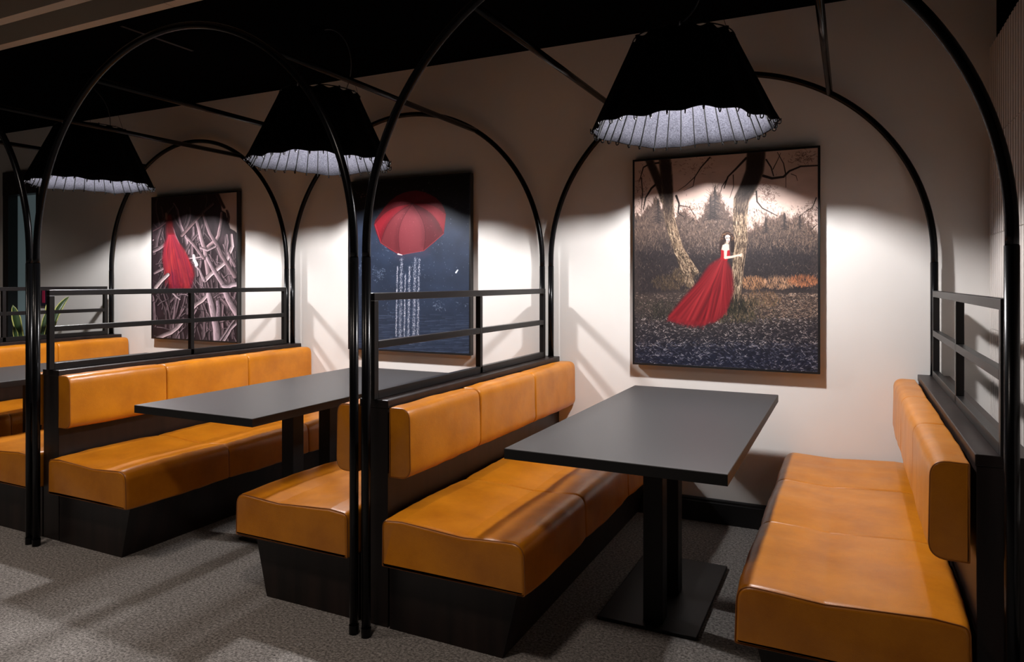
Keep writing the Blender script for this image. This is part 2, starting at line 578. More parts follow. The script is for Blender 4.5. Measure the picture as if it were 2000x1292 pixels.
# ------------------------------------------------------------------ pendant lamps
R_T, R_B, Z_T, Z_B, LOBES = 0.222, 0.405, 2.455, 2.055, 16
def shade_r(th, t, off=0.0):
    r = R_T + (R_B - R_T) * t
    return r + (0.005 + 0.003 * t) * math.cos(LOBES * th) + 0.003 * math.sin(5 * th + 1) * t + off
def shade_z(th, t):
    if t >= 1.0 - 1e-6:
        return Z_B + 0.0035 * math.cos(LOBES * th) + 0.007 * math.sin(5 * th + 0.6)
    if t <= 1e-6:
        return Z_T + 0.006 * math.cos(LOBES * th + 1)
    return Z_T + (Z_B - Z_T) * t
def cone_shell(off_out, off_in):
    bm = bmesh.new()
    n, m_ = 160, 8
    def ringset(off):
        rs = []
        for j in range(m_ + 1):
            t = j / m_
            rs.append([bm.verts.new((shade_r(2 * PI * k / n, t, off) * math.cos(2 * PI * k / n),
                                     shade_r(2 * PI * k / n, t, off) * math.sin(2 * PI * k / n),
                                     shade_z(2 * PI * k / n, t))) for k in range(n)])
        return rs
    o, i = ringset(off_out), ringset(off_in)
    for rs in (o, i):
        for a, b in zip(rs, rs[1:]):
            for k in range(n):
                bm.faces.new((a[k], a[(k + 1) % n], b[(k + 1) % n], b[k]))
    for k in range(n):
        bm.faces.new((o[0][k], o[0][(k + 1) % n], i[0][(k + 1) % n], i[0][k]))
        bm.faces.new((o[-1][k], o[-1][(k + 1) % n], i[-1][(k + 1) % n], i[-1][k]))
    return bm

def rib_mesh(th):
    bm = bmesh.new()
    c, s = math.cos(th), math.sin(th)
    pts = []
    for k in range(9):
        t = k / 8
        r = shade_r(th, t, -0.012)
        pts.append((r * c, r * s, shade_z(th, min(t, 0.999)) - (0.0 if k < 8 else 0.004)))
    r = shade_r(th, 1, -0.012)
    z = shade_z(th, 1)
    for k in range(1, 7):                           # hairpin hook round the hem
        a = PI * k / 6
        pts.append(((r + 0.008 - 0.008 * math.cos(a)) * c, (r + 0.008 - 0.008 * math.cos(a)) * s, z - 0.006 - 0.009 * math.sin(a)))
    pts.append(((r + 0.016) * c, (r + 0.016) * s, z + 0.008))
    tube(bm, pts, 0.0027, 6)
    return bm

def make_lamp(x, label, cord):
    Lp = empty('pendant_lamp', (x, LAMP_Y, 0), label, 'lamp', 'black pleated pendant lamps')
    link('shade', cone_shell(0.0, -0.004), M['shade'], Lp, True)
    lb = cone_shell(-0.005, -0.009)
    o = link('liner', lb, M['liner'], Lp, True); o['label'] = 'grey felt lining'
    nr = 36
    for k in range(nr):
        link('rib', rib_mesh(2 * PI * (k + 0.35) / nr), M['wire'], Lp, True)
    bm = bmesh.new()
    bmesh.ops.create_cone(bm, cap_ends=True, segments=48, radius1=R_T - 0.012, radius2=R_T - 0.012, depth=0.006)
    o = link('light_stop', bm, M['shade'], Lp); o.location = (0, 0, Z_T - 0.03)  # unseen disc added to stop light leaving the top of the shade
    bm = bmesh.new()
    ring = [((R_T + 0.002) * math.cos(2 * PI * k / 48), (R_T + 0.002) * math.sin(2 * PI * k / 48), Z_T + 0.006) for k in range(49)]
    tube(bm, ring, 0.003, 6, False)
    link('top_ring', bm, M['wire'], Lp, True)
    for k in range(12):
        th = 2 * PI * (k + 0.3) / 12
        c, s = math.cos(th), math.sin(th)
        bm = bmesh.new()
        tube(bm, [((R_T + 0.004) * c, (R_T + 0.004) * s, Z_T - 0.004), ((R_T + 0.006) * c, (R_T + 0.006) * s, Z_T + 0.010),
                  ((R_T - 0.004) * c, (R_T - 0.004) * s, Z_T + 0.014)], 0.003, 6)
        link('top_hook', bm, M['hook'] if k % 3 == 0 else M['wire'], Lp, True)
    # lamp holder, bulb
    bm = bmesh.new()
    tube(bm, [(0.04, 0, 2.285), (0.03, 0, 2.33), (0, 0, Z_T - 0.03)], 0.022, 14)
    link('lamp_holder', bm, M['wire'], Lp, True)
    bm = bmesh.new()
    bmesh.ops.create_icosphere(bm, subdivisions=2, radius=0.046)
    o = link('bulb', bm, M['bulb'], Lp, True); o.location = (0.04, 0, 2.238)
    o['label'] = 'glowing round bulb'
    for k in range(3):
        th = 2 * PI * k / 3 + 0.5
        link('suspension_wire', tube(bmesh.new(), [(R_T * math.cos(th), R_T * math.sin(th), Z_T + 0.004), (0.10 * math.cos(th), 0.10 * math.sin(th), H_CEIL)], 0.0012, 5), M['wire'], Lp)
    link('ceiling_rose', tube(bmesh.new(), [(0, 0, H_CEIL - 0.035), (0, 0, H_CEIL)], 0.055, 24), M['ceil'], Lp, True)
    # slack power cord
    bm = bmesh.new()
    P0, P1, P2, P3 = [Vector(c) for c in cord]
    pts = [P0 * (1 - t) ** 3 + P1 * 3 * t * (1 - t) ** 2 + P2 * 3 * t * t * (1 - t) + P3 * t ** 3 for t in [k / 20 for k in range(21)]]
    tube(bm, pts, 0.0028, 6)
    link('power_cord', bm, M['cord'], Lp, True)
    return Lp
make_lamp(LAMP_X[0], 'black pleated pendant lamp over the left booth, nearest the glass door',
          ((0.0, 0, H_CEIL - 0.02), (0.02, -0.05, 2.72), (0.22, 0, 2.70), (0.17, 0.03, 2.46)))
make_lamp(LAMP_X[1], 'black pleated pendant lamp over the middle booth, in front of the umbrella picture',
          ((0.05, -0.02, H_CEIL - 0.02), (0.22, -0.05, 2.82), (0.30, 0, 2.62), (0.15, 0.03, 2.45)))
make_lamp(LAMP_X[2], 'black pleated pendant lamp over the right booth, above the forest picture',
          ((0.05, -0.02, H_CEIL - 0.02), (0.12, -0.02, 2.70), (0.10, 0.0, 2.56), (-0.09, 0.0, 2.50)))

# ------------------------------------------------------------------ pictures (painted in numpy, no files)
class Paint:
    """tiny raster painter; draws in the coordinates of a skewed quad (tl, tr, br, bl) mapped to the sheet"""
    def __init__(s, W, H, quad, bg):
        s.W, s.H = W, H
        s.img = np.empty((H, W, 3), np.float32); s.img[:] = np.array(bg, np.float32) / 255
        A, b = [], []
        for (x, y), (u, v) in zip(quad, ((0, 0), (W, 0), (W, H), (0, H))):
            A.append([x, y, 1, 0, 0, 0, -u * x, -u * y]); b.append(u)
            A.append([0, 0, 0, x, y, 1, -v * x, -v * y]); b.append(v)
        h = np.linalg.solve(np.array(A, float), np.array(b, float))
        s.Hm = np.append(h, 1).reshape(3, 3)
        s.k = W / (quad[1][0] - quad[0][0])
        s.rng = np.random.default_rng(3)
        s.yy, s.xx = np.mgrid[0:H, 0:W].astype(np.float32)
    def pt(s, x, y):
        q = s.Hm @ np.array((x, y, 1.0)); return q[0] / q[2], q[1] / q[2]
    def pts(s, P): return [s.pt(*p) for p in P]
    def blend(s, sl, a, c):
                s.img[sl] = s.img[sl] * (1 - a[..., None]) + c * a[..., None]
    def noise(s, sx, sy, oct=3, seed=0):
        r = np.random.default_rng(seed)
        out = np.zeros((s.H, s.W), np.float32); amp, tot = 1.0, 0
        for o in range(oct):
            nx, ny = int(s.W / sx) + 3, int(s.H / sy) + 3
            g = r.random((ny, nx)).astype(np.float32)
            fx, fy = s.xx / sx, s.yy / sy
            ix, iy = fx.astype(int), fy.astype(int)
            tx, ty = fx - ix, fy - iy
            tx = tx * tx * (3 - 2 * tx); ty = ty * ty * (3 - 2 * ty)
            v = (g[iy, ix] * (1 - tx) + g[iy, ix + 1] * tx) * (1 - ty) + (g[iy + 1, ix] * (1 - tx) + g[iy + 1, ix + 1] * tx) * ty
            out += amp * v; tot += amp; amp *= 0.55; sx = max(1.5, sx / 2); sy = max(1.5, sy / 2)
        return out / tot
    def poly(s, P, c, alpha=1.0, soft=1.0, raw=False):
        P = P if raw else s.pts(P)
        xs, ys = [p[0] for p in P], [p[1] for p in P]
        x0, x1 = max(0, int(min(xs) - soft - 1)), min(s.W, int(max(xs) + soft + 2))
        y0, y1 = max(0, int(min(ys) - soft - 1)), min(s.H, int(max(ys) + soft + 2))
        if x1 <= x0 or y1 <= y0: return
        X, Y = s.xx[y0:y1, x0:x1] + 0.5, s.yy[y0:y1, x0:x1] + 0.5
        ins = np.zeros(X.shape, bool); d = np.full(X.shape, 1e9, np.float32)
        n = len(P)
        for i in range(n):
            (ax, ay), (bx, by) = P[i], P[(i + 1) % n]
            c1 = (ay > Y) != (by > Y)
            if ay != by: ins ^= c1 & (X < (bx - ax) * (Y - ay) / (by - ay) + ax)
            dx, dy = bx - ax, by - ay; L = dx * dx + dy * dy + 1e-9
            t = np.clip(((X - ax) * dx + (Y - ay) * dy) / L, 0, 1)
            d = np.minimum(d, (X - ax - t * dx) ** 2 + (Y - ay - t * dy) ** 2)
        sd = np.sqrt(d) * np.where(ins, 1, -1)
        a = np.clip(0.5 + sd / (2 * soft), 0, 1) * alpha
        s.blend(np.s_[y0:y1, x0:x1], a, np.array(c, np.float32) / 255)
    def stroke(s, P, r0, r1, c, alpha=1.0, soft=1.0, raw=False, shade=None):
        P = P if raw else s.pts(P)
        k = 1.0 if raw else s.k
        n = len(P) - 1
        xs, ys = [p[0] for p in P], [p[1] for p in P]
        m_ = max(r0, r1) * k + soft + 2
        x0, x1 = max(0, int(min(xs) - m_)), min(s.W, int(max(xs) + m_ + 1))
        y0, y1 = max(0, int(min(ys) - m_)), min(s.H, int(max(ys) + m_ + 1))
        if x1 <= x0 or y1 <= y0: return
        X, Y = s.xx[y0:y1, x0:x1] + 0.5, s.yy[y0:y1, x0:x1] + 0.5
        best = np.full(X.shape, -1e9, np.float32); side = np.zeros(X.shape, np.float32)
        for i in range(n):
            (ax, ay), (bx, by) = P[i], P[i + 1]
            dx, dy = bx - ax, by - ay; L = dx * dx + dy * dy + 1e-9
            t = np.clip(((X - ax) * dx + (Y - ay) * dy) / L, 0, 1)
            dd = np.sqrt((X - ax - t * dx) ** 2 + (Y - ay - t * dy) ** 2)
            r = (r0 + (r1 - r0) * (i + t) / n) * k
            v = r - dd
            sdv = ((X - ax) * dy - (Y - ay) * dx) / math.sqrt(L) / np.maximum(r, 0.5)
            side = np.where(v > best, sdv, side); best = np.maximum(best, v)
        a = np.clip(0.5 + best / (2 * soft), 0, 1) * alpha
        col = np.array(c, np.float32) / 255
        if shade is not None:
            f = 1 + shade * np.clip(side, -1, 1)
            col = np.clip(col[None, None] * f[..., None], 0, 1)
        s.blend(np.s_[y0:y1, x0:x1], a, col)
    def flecks(s, n, box_, size, cols, ang=(0, PI), alpha=0.8, grow=1.0):
        x0, y0, x1, y1 = box_
        for i in range(n):
            x = s.rng.uniform(x0, x1); v = s.rng.random() ** (1 / grow) if grow != 1 else s.rng.random()
            y = y0 + (y1 - y0) * v
            a = s.rng.uniform(*ang); L = size * (0.4 + s.rng.random()) * (0.5 + 0.8 * v if grow != 1 else 1)
            c = cols[s.rng.integers(len(cols))]
            s.stroke([(x, y), (x + L * math.cos(a), y + L * math.sin(a))], size * 0.16, size * 0.05, c, alpha * s.rng.uniform(0.4, 1), 0.8)
    def material(s, name):
        im = bpy.data.images.new(name, s.W, s.H)
        px = np.ones((s.H, s.W, 4), np.float32)
        px[..., :3] = np.clip(s.img, 0, 1)
        im.pixels.foreach_set(px[::-1].ravel())
        im.pack()
        m = mat(name, (0.5, 0.5, 0.5), 0.55, 0, 0.3)
        L = m.node_tree.links
        tx = nd(m, 'ShaderNodeTexImage'); tx.image = im
        L.new(tx.outputs[0], m.node_tree.nodes['Principled BSDF'].inputs['Base Color'])
        return m

def paint_forest():
    p = Paint(720, 858, ((72, 110), (1028, 38), (1028, 1212), (72, 1167)), (196, 172, 160))
    R = p.rng
    p.img *= (0.9 + 0.2 * p.noise(90, 60, 4, 1))[..., None]
    fine = p.noise(5, 7, 3, 2)[..., None]
    # distant trees
    tree = [(60, 350), (100, 400), (130, 365), (160, 340), (190, 300), (205, 350), (235, 390), (300, 385), (330, 365), (360, 400), (400, 420),
            (430, 380), (445, 335), (462, 322), (470, 285), (480, 290), (492, 240), (503, 285), (512, 280), (522, 320), (540, 330), (560, 380),
            (580, 410), (620, 440), (660, 475), (690, 470), (705, 428), (720, 455), (745, 450), (758, 395), (772, 420), (800, 405), (820, 410),
            (850, 378), (872, 410), (893, 430), (905, 400), (935, 388), (955, 420), (980, 440), (1005, 470), (1040, 500), (1040, 850), (60, 850)]
    jag = []
    for (a, b) in zip(tree[:-3], tree[1:-2]):
        for k in range(8):
            t = k / 8
            jag.append((a[0] + (b[0] - a[0]) * t + R.normal(0, 3), a[1] + (b[1] - a[1]) * t + R.normal(0, 8)))
    p.poly(jag + tree[-3:], (74, 61, 55), 0.96, 1.5)
    p.poly([(60, 560), (200, 520), (420, 560), (640, 560), (760, 520), (1040, 560), (1040, 850), (60, 850)], (40, 35, 37), 0.9, 45)
    p.flecks(2600, (72, 340, 1028, 780), 11, [(112, 95, 82), (30, 26, 28), (138, 118, 102), (46, 40, 40), (22, 20, 23), (36, 32, 36)], (0.8, 2.4), 0.7)
    p.flecks(900, (310, 330, 600, 600), 9, [(156, 138, 128), (46, 38, 36), (110, 96, 90)], (0.3, 2.8), 0.6)
    p.flecks(900, (690, 430, 1028, 560), 8, [(128, 100, 80), (70, 54, 46), (150, 124, 102), (48, 40, 38)], (0.2, 3), 0.7)
    p.flecks(900, (650, 540, 1028, 720), 10, [(26, 23, 28), (54, 47, 47), (36, 32, 37)], (0.2, 3), 0.8)
    for (x, y) in jag:                                               # twigs along the tree line
        for q in range(3):
            xx, yy = x + R.normal(0, 6), y + R.uniform(0, 22)
            p.stroke([(xx, yy), (xx + R.normal(0, 9), yy - R.uniform(8, 26))], 1.2, 0.4, [(84, 66, 58), (112, 92, 80), (60, 48, 44)][q], 0.7)
    for k in range(900):
        x = R.uniform(72, 1028); y = R.uniform(400, 600)
        p.stroke([(x, y), (x + R.normal(0, 8), y - R.uniform(8, 30))], 1.2, 0.4, [(126, 106, 92), (100, 84, 74), (148, 124, 104)][k % 3], 0.55)
    for sx, sy, n in ((492, 245, 52), (470, 288, 40), (195, 305, 40), (758, 400, 26), (855, 382, 26), (935, 392, 22)):           # spruces
        for k in range(n):
            yy = sy + k * 3.2; wdt = 3 + k * 1.15
            for q in range(3):
                x = sx + R.uniform(-wdt, wdt)
                p.stroke([(sx, yy), (x, yy + 8)], 1.8, 0.6, [(46, 39, 38), (62, 52, 49), (34, 30, 30)][q], 0.75)
    # ground
    p.poly([(60, 815), (300, 790), (620, 775), (1040, 800), (1040, 1230), (60, 1230)], (62, 53, 50), 1, 10)
    p.poly([(60, 940), (400, 980), (1040, 950), (1040, 1230), (60, 1230)], (34, 33, 40), 0.9, 55)
    p.poly([(60, 1080), (1040, 1100), (1040, 1230), (60, 1230)], (22, 26, 44), 0.85, 50)
    lf = [(178, 156, 138), (132, 112, 98), (38, 33, 33), (206, 184, 166), (82, 68, 60), (58, 48, 44), (30, 27, 29)]
    p.flecks(2600, (72, 800, 1028, 960), 8, lf, (-0.7, 0.8), 0.8)
    p.flecks(1500, (620, 800, 1028, 930), 8, [(196, 160, 132), (150, 118, 96), (226, 198, 174), (70, 54, 48)], (-0.7, 0.8), 0.75)
    p.flecks(2600, (72, 930, 1028, 1080), 12, [(172, 156, 150), (112, 103, 104), (20, 19, 24), (216, 202, 194), (26, 25, 32), (54, 49, 54), (16, 16, 22)], (-0.9, 1.0), 0.75)
    p.flecks(2200, (72, 1060, 1028, 1212), 14, [(124, 122, 136), (78, 80, 98), (13, 15, 25), (188, 182, 186), (20, 22, 36), (40, 42, 60), (12, 13, 22)], (-0.9, 1.0), 0.7)
    # tan grass
    for (cx, cy, rx, ry, c) in ((690, 745, 70, 34, (176, 128, 92)), (830, 745, 95, 32, (190, 144, 110)), (950, 735, 80, 30, (178, 112, 76)), (730, 830, 110, 45, (128, 98, 72)),
                                (250, 745, 90, 40, (92, 76, 58)), (330, 700, 60, 40, (104, 86, 66))):
        for k in range(340):
            a = R.uniform(0, 2 * PI); q = math.sqrt(R.random())
            x, y = cx + rx * q * math.cos(a), cy + ry * q * math.sin(a)
            f = R.uniform(0.45, 1.2)
            p.stroke([(x, y + 6), (x + R.normal(0, 6), y - R.uniform(3, 14))], 1.5, 0.5, tuple(min(255, v * f) for v in c), 0.65)
    for k in range(500):
        x = R.normal(610, 80); y = R.uniform(850, 960)
        p.stroke([(x, y), (x + R.normal(0, 14), y - R.uniform(12, 45))], 1.7, 0.5, [(44, 44, 34), (84, 76, 56), (24, 25, 24), (110, 92, 70)][R.integers(4)], 0.75)
    for k in range(260):
        x = R.normal(210, 60); y = R.uniform(850, 945)
        p.stroke([(x, y), (x + R.normal(0, 14), y - R.uniform(8, 32))], 1.6, 0.5, [(34, 35, 30), (66, 62, 50), (22, 22, 22)][R.integers(3)], 0.7)
    # branches
    br = [([(205, 115), (150, 122), (118, 140), (108, 175), (98, 212)], 7, 2), ([(108, 195), (114, 280), (106, 380), (114, 420)], 4, 1),
          ([(200, 215), (160, 250), (130, 300), (118, 360)], 9, 3), ([(290, 290), (305, 330), (300, 380), (330, 400)], 8, 2),
          ([(466, 88), (420, 140), (388, 190), (340, 235), (300, 262)], 5, 1), ([(388, 190), (378, 240), (330, 262)], 3, 1),
          ([(655, 92), (600, 150), (560, 190), (540, 250)], 8, 3), ([(560, 195), (530, 240), (515, 290)], 4, 1), ([(588, 180), (590, 240), (570, 300)], 3, 1),
          ([(745, 185), (790, 198), (850, 190), (880, 160), (940, 135), (1028, 131)], 9, 4), ([(760, 100), (785, 140), (798, 185)], 5, 3),
          ([(795, 150), (820, 100), (835, 65)], 3, 1), ([(862, 180), (850, 120), (818, 62)], 4, 1.5), ([(862, 175), (862, 245)], 2, 1), ([(890, 175), (915, 185), (922, 210)], 2, 1),
          ([(708, 265), (712, 320), (740, 355), (790, 380), (818, 395)], 5, 2), ([(310, 340), (360, 350), (392, 400), (350, 440)], 3, 1),
          ([(1020, 300), (1000, 350), (960, 375), (930, 400)], 3, 1), ([(1022, 440), (990, 470), (1010, 500)], 2, 1)]
    for P, a, b in br:
        p.stroke(P, a * 0.75, b * 0.8, (24, 17, 16), 0.95)
    for cx, cy, rx, ry, n in ((770, 280, 50, 60, 140), (960, 90, 70, 40, 130), (400, 130, 120, 60, 60), (990, 390, 40, 80, 130), (360, 360, 60, 50, 120), (110, 260, 40, 120, 90)):
        for k in range(n):
            x, y = cx + R.normal(0, rx * 0.5), cy + R.normal(0, ry * 0.5)
            p.stroke([(x, y), (x + R.normal(0, 8), y + R.normal(0, 6))], 1.1, 0.5, (62, 42, 36), 0.65)
    # trunks
    def bark(P, r0, r1, n, top):
        p.stroke(P, r0, r1, (112, 94, 76), 1, 1.5, shade=0.3)
        Q = np.array(P, float)
        cum = np.linspace(0, 1, len(P))
        for k in range(n * 2):
            t = R.random(); d = R.uniform(-0.94, 0.94)
            seg = []
            for q in range(3):
                tt = min(1, t + q * 0.014)
                x = np.interp(tt, cum, Q[:, 0]); y = np.interp(tt, cum, Q[:, 1]); rr = r0 + (r1 - r0) * tt
                seg.append((x + d * rr + R.normal(0, 1.5), y + R.normal(0, 2)))
            c = [(52, 40, 33), (168, 146, 120), (196, 172, 144), (72, 56, 46), (34, 26, 23), (140, 120, 98)][R.integers(6)]
            p.stroke(seg, 1.9, 0.9, c, 0.75)
        if top > 0.1:
            for k in range(14):                       # dark bark of the upper trunk
                t = k / 14 * top
                x = np.interp(t, cum, Q[:, 0]); y = np.interp(t, cum, Q[:, 1])
                rr = r0 + (r1 - r0) * t
                x2 = np.interp(t + top / 12, cum, Q[:, 0]); y2 = np.interp(t + top / 12, cum, Q[:, 1])
                p.stroke([(x, y), (x2, y2)], rr * 0.96, rr * 0.94, (36, 26, 23), 0.62 * (1 - (t / top) ** 2), 7)
    bark([(148, 100), (190, 195), (218, 262), (232, 310)], 20, 26, 110, 0.98)
    bark([(230, 95), (240, 200), (245, 300), (252, 400), (280, 500), (308, 590), (345, 690), (362, 750)], 32, 24, 520, 0.5)
    bark([(300, 560), (345, 620), (398, 690)], 22, 11, 100, 0.05)
    bark([(708, 60), (700, 160), (668, 240), (630, 310), (622, 420), (628, 520), (615, 640), (602, 780), (598, 850)], 46, 26, 800, 0.45)
    p.flecks(260, (290, 690, 420, 790), 10, [(92, 76, 60), (40, 34, 32), (120, 100, 80)], (0.8, 2.4), 0.8)
    for k in range(160):
        x = R.normal(600, 34); y = R.uniform(840, 910)
        p.stroke([(x, y), (x + R.normal(0, 10), y - R.uniform(15, 50))], 1.8, 0.5, [(30, 29, 25), (62, 56, 42), (20, 20, 20)][R.integers(3)], 0.8)
    lower = np.clip((p.yy / p.H - 0.22) / 0.12, 0, 1)[..., None]
    p.img[:] = p.img * (1 + (0.44 * fine - 0.22) * lower)
    # woman in a red gown
    p.stroke([(540, 505), (528, 540), (524, 590)], 14, 8, (44, 28, 24), 1, 2)
    p.stroke([(576, 500), (586, 540), (584, 580)], 12, 8, (30, 20, 19), 1, 2)
    p.stroke([(554, 502), (558, 508)], 27, 24, (34, 23, 21), 1, 2)
    for k in range(90):
        a = R.uniform(PI * 0.9, 2.1 * PI)
        x, y = 556 + 27 * math.cos(a), 512 + 24 * math.sin(a)
        p.stroke([(x, y), (x + R.normal(0, 6), y + R.normal(3, 6))], 1.5, 0.7, [(128, 92, 60), (72, 48, 38), (28, 18, 18)][R.integers(3)], 0.8)
    p.stroke([(530, 505), (536, 490), (556, 482), (574, 488)], 3, 2.5, (150, 116, 84), 0.5, 2)
    skirt = [(520, 618), (492, 632), (462, 655), (436, 690), (408, 735), (372, 778), (330, 822), (292, 870), (252, 918), (246, 942), (276, 952), (310, 958),
             (350, 966), (388, 964), (424, 970), (462, 952), (492, 944), (522, 930), (548, 896), (574, 838), (588, 790), (586, 726), (580, 680), (562, 640), (545, 620)]
    p.poly(skirt, (112, 18, 26), 0.95, 7)
    for k in range(260):
        t = R.random()
        top = (520 + 32 * t + R.normal(0, 3), 626 + R.normal(0, 5))
        bx = 252 + 318 * t ** 0.85
        bot = (bx + R.normal(0, 8), np.interp(bx, [250, 380, 480, 540, 590], [935, 965, 945, 905, 790]) + R.normal(0, 9))
        mid = ((top[0] + bot[0]) / 2 + 22 * (1 - t) + 16 * math.sin(t * 19), (top[1] + bot[1]) / 2 - 22)
        c = [(166, 34, 40), (78, 10, 18), (186, 56, 58), (132, 22, 32), (62, 9, 17), (150, 44, 48)][R.integers(6)]
        p.stroke([top, mid, bot], 1.6, 5.0, c, 0.24, 2.5)
    for k in range(200):
        x = R.uniform(246, 560); y = np.interp(x, [246, 380, 480, 540, 570], [938, 962, 945, 905, 850]) + R.normal(0, 9)
        p.stroke([(x, y), (x - R.uniform(3, 16), y + R.uniform(-5, 7))], 4, 1.5, (116, 26, 34), 0.2, 4)
    p.poly([(523, 572), (545, 578), (568, 570), (572, 600), (556, 630), (519, 624), (524, 600)], (150, 16, 26), 1, 1.5)
    skin = (216, 188, 172)
    p.poly([(526, 572), (532, 548), (552, 540), (566, 545), (568, 574), (545, 580)], skin, 1, 1.5)
    p.stroke([(553, 548), (548, 582), (547, 612)], 10, 7, skin, 1)
    p.stroke([(547, 614), (580, 610), (612, 602)], 7.5, 5, skin, 1)
    for dx, dy in ((26, -9), (27, -4), (26, 1), (23, 6)):
        p.stroke([(608, 602), (608 + dx, 602 + dy)], 3.4, 1.8, skin, 1)
    p.stroke([(556, 538), (558, 526)], 7, 7, (190, 158, 142), 1)
    p.stroke([(559, 507), (561, 524)], 13.5, 9, (222, 194, 180), 1)
    p.stroke([(552, 511), (557, 511)], 2.0, 2.0, (30, 20, 20), 1); p.stroke([(566, 510), (570, 510)], 2.0, 1.8, (30, 20, 20), 1)
    p.stroke([(562, 513), (563, 520)], 1.2, 1.2, (172, 136, 122), 0.8); p.stroke([(559, 527), (566, 527)], 1.6, 1.4, (130, 34, 42), 1)
    return p.material('forest_print')

def paint_umbrella():
    p = Paint(560, 820, ((28, 107), (790, 47), (790, 1203), (28, 1168)), (37, 47, 66))
    R = p.rng
    g = np.linspace(0, 1, p.H)[:, None]
    dark = np.clip(1.0 - (g - 0.08) / 0.24, 0, 1)  # shade above the lamp light, painted into the top of the print
    p.img[:] = p.img * (1 - 0.85 * dark)[..., None]
    p.img *= (0.84 + 0.32 * p.noise(60, 60, 4, 5))[..., None]
    for k in range(420):                                              # ripples
        y = 940 + 260 * R.random() ** 0.8; x = R.uniform(28, 800); L = R.uniform(30, 150)
        c = [(62, 74, 98), (24, 32, 50), (84, 96, 120)][R.integers(3)]
        p.stroke([(x, y), (x + L * 0.5, y - 2), (x + L, y)], 1.4, 0.6, c, 0.5)
    for k in range(700):                                              # rain drops
        x, y = R.uniform(40, 790), R.uniform(120, 930)
        near = math.exp(-((x - 400) / 220) ** 2)
        if R.random() > 0.25 + 0.6 * near: continue
        p.stroke([(x, y), (x + R.normal(0, 1), y + R.uniform(1, 5))], 1.2, 0.8, (150, 158, 174), R.uniform(0.15, 0.7))
    for cx, cy, n, c in ((110, 180, 30, (150, 108, 108)), (520, 110, 16, (120, 116, 120)), (215, 690, 60, (120, 134, 156)), (100, 660, 34, (140, 150, 170)), (590, 890, 30, (128, 140, 158)),
                         (745, 890, 12, (120, 132, 152)), (700, 180, 16, (48, 54, 58)), (710, 260, 10, (66, 70, 76)), (300, 920, 18, (110, 126, 148)), (105, 890, 16, (120, 130, 150)), (280, 520, 16, (160, 170, 184))):
        for k in range(n):
            x, y = cx + R.normal(0, 24), cy + R.normal(0, 24)
            p.stroke([(x, y), (x + R.normal(0, 7), y + R.normal(0, 6))], R.uniform(0.8, 3), 0.8, c, R.uniform(0.2, 0.7))
    p.stroke([(705, 680), (716, 664)], 5, 4, (200, 206, 214), 1)
    rim = [(185, 372), (192, 345), (215, 312), (252, 258), (290, 216), (330, 186), (372, 166), (412, 156), (452, 152), (500, 160), (545, 178), (580, 200), (612, 232),
           (630, 264), (641, 302), (636, 360), (627, 430), (565, 488), (500, 541), (430, 552), (350, 569), (288, 536), (226, 491), (200, 430)]
    p.poly(rim, (82, 7, 19), 1, 1.3)
    ap = (428, 236)
    hem = [(185, 372), (226, 491), (350, 569), (500, 541), (627, 430), (641, 302), (580, 200), (452, 152), (330, 186), (215, 312)]
    tone = [(112, 13, 27), (92, 32, 38), (98, 36, 43), (72, 17, 25), (106, 12, 25), (80, 7, 18), (84, 7, 19), (80, 7, 18), (86, 8, 20), (74, 8, 17)]
    def seam(a):
        dx, dy = a[0] - ap[0], a[1] - ap[1]
        bow = 0.13 if dy > 0 else 0.05
        return [(ap[0] + dx * t + abs(dy) * bow * math.sin(PI * t) * (1 if dx > 0 else -1), ap[1] + dy * t - abs(dx) * bow * math.sin(PI * t)) for t in [q / 8 for q in range(9)]]
    for q in range(10):
        p.poly(seam(hem[q]) + seam(hem[(q + 1) % 10])[::-1], tone[q], 0.92, 3)
    for q in (0, 1, 2, 3):                                            # soft folds beside the seams
        a = seam(hem[q + 1])
        p.stroke([(x - 10, y + 4) for x, y in a[1:8]], 4, 12, (48, 5, 13), 0.35, 9)
    p.poly([(330, 330), (470, 330), (500, 541), (350, 566)], (120, 52, 58), 0.3, 40)
    for q in range(10):
        p.stroke(seam(hem[q]), 1.3, 1.1, (46, 4, 10), 0.7 if q < 5 else 0.35)
    p.stroke([(192, 372), (228, 490), (350, 568), (500, 540), (626, 430)], 1.5, 1.5, (160, 70, 78), 0.6)
    p.stroke([(338, 562), (362, 568)], 5, 3, (210, 196, 200), 0.9)
    p.flecks(200, (190, 160, 640, 540), 5, [(176, 116, 126), (150, 60, 74)], (1, 2), 0.5)
    # falling water
    for x, wd, top in ((330, 5, 640), (356, 12, 590), (382, 5, 690), (408, 9, 640), (442, 13, 585), (468, 8, 590)):
        p.stroke([(x + 4, top), (x, 800), (x - 6, 1090)], wd * 0.5, wd * 0.9, (96, 102, 120), 0.5, 3)
        for k in range(420):
            y = R.uniform(top, 1095); xx = x + R.normal(0, wd * 0.45) - (y - 800) * 0.018
            p.stroke([(xx, y), (xx + R.normal(0, 0.8), y + R.uniform(2, 6))], 1.0, 0.6, [(206, 206, 214), (164, 168, 182), (62, 68, 86), (222, 222, 230)][R.integers(4)], R.uniform(0.4, 1.0))
    for k in range(60):
        x = R.normal(410, 60); y = R.uniform(1070, 1150)
        p.stroke([(x, y), (x + R.uniform(4, 20), y)], 1.2, 0.8, (140, 150, 170), 0.5)
    return p.material('umbrella_print')

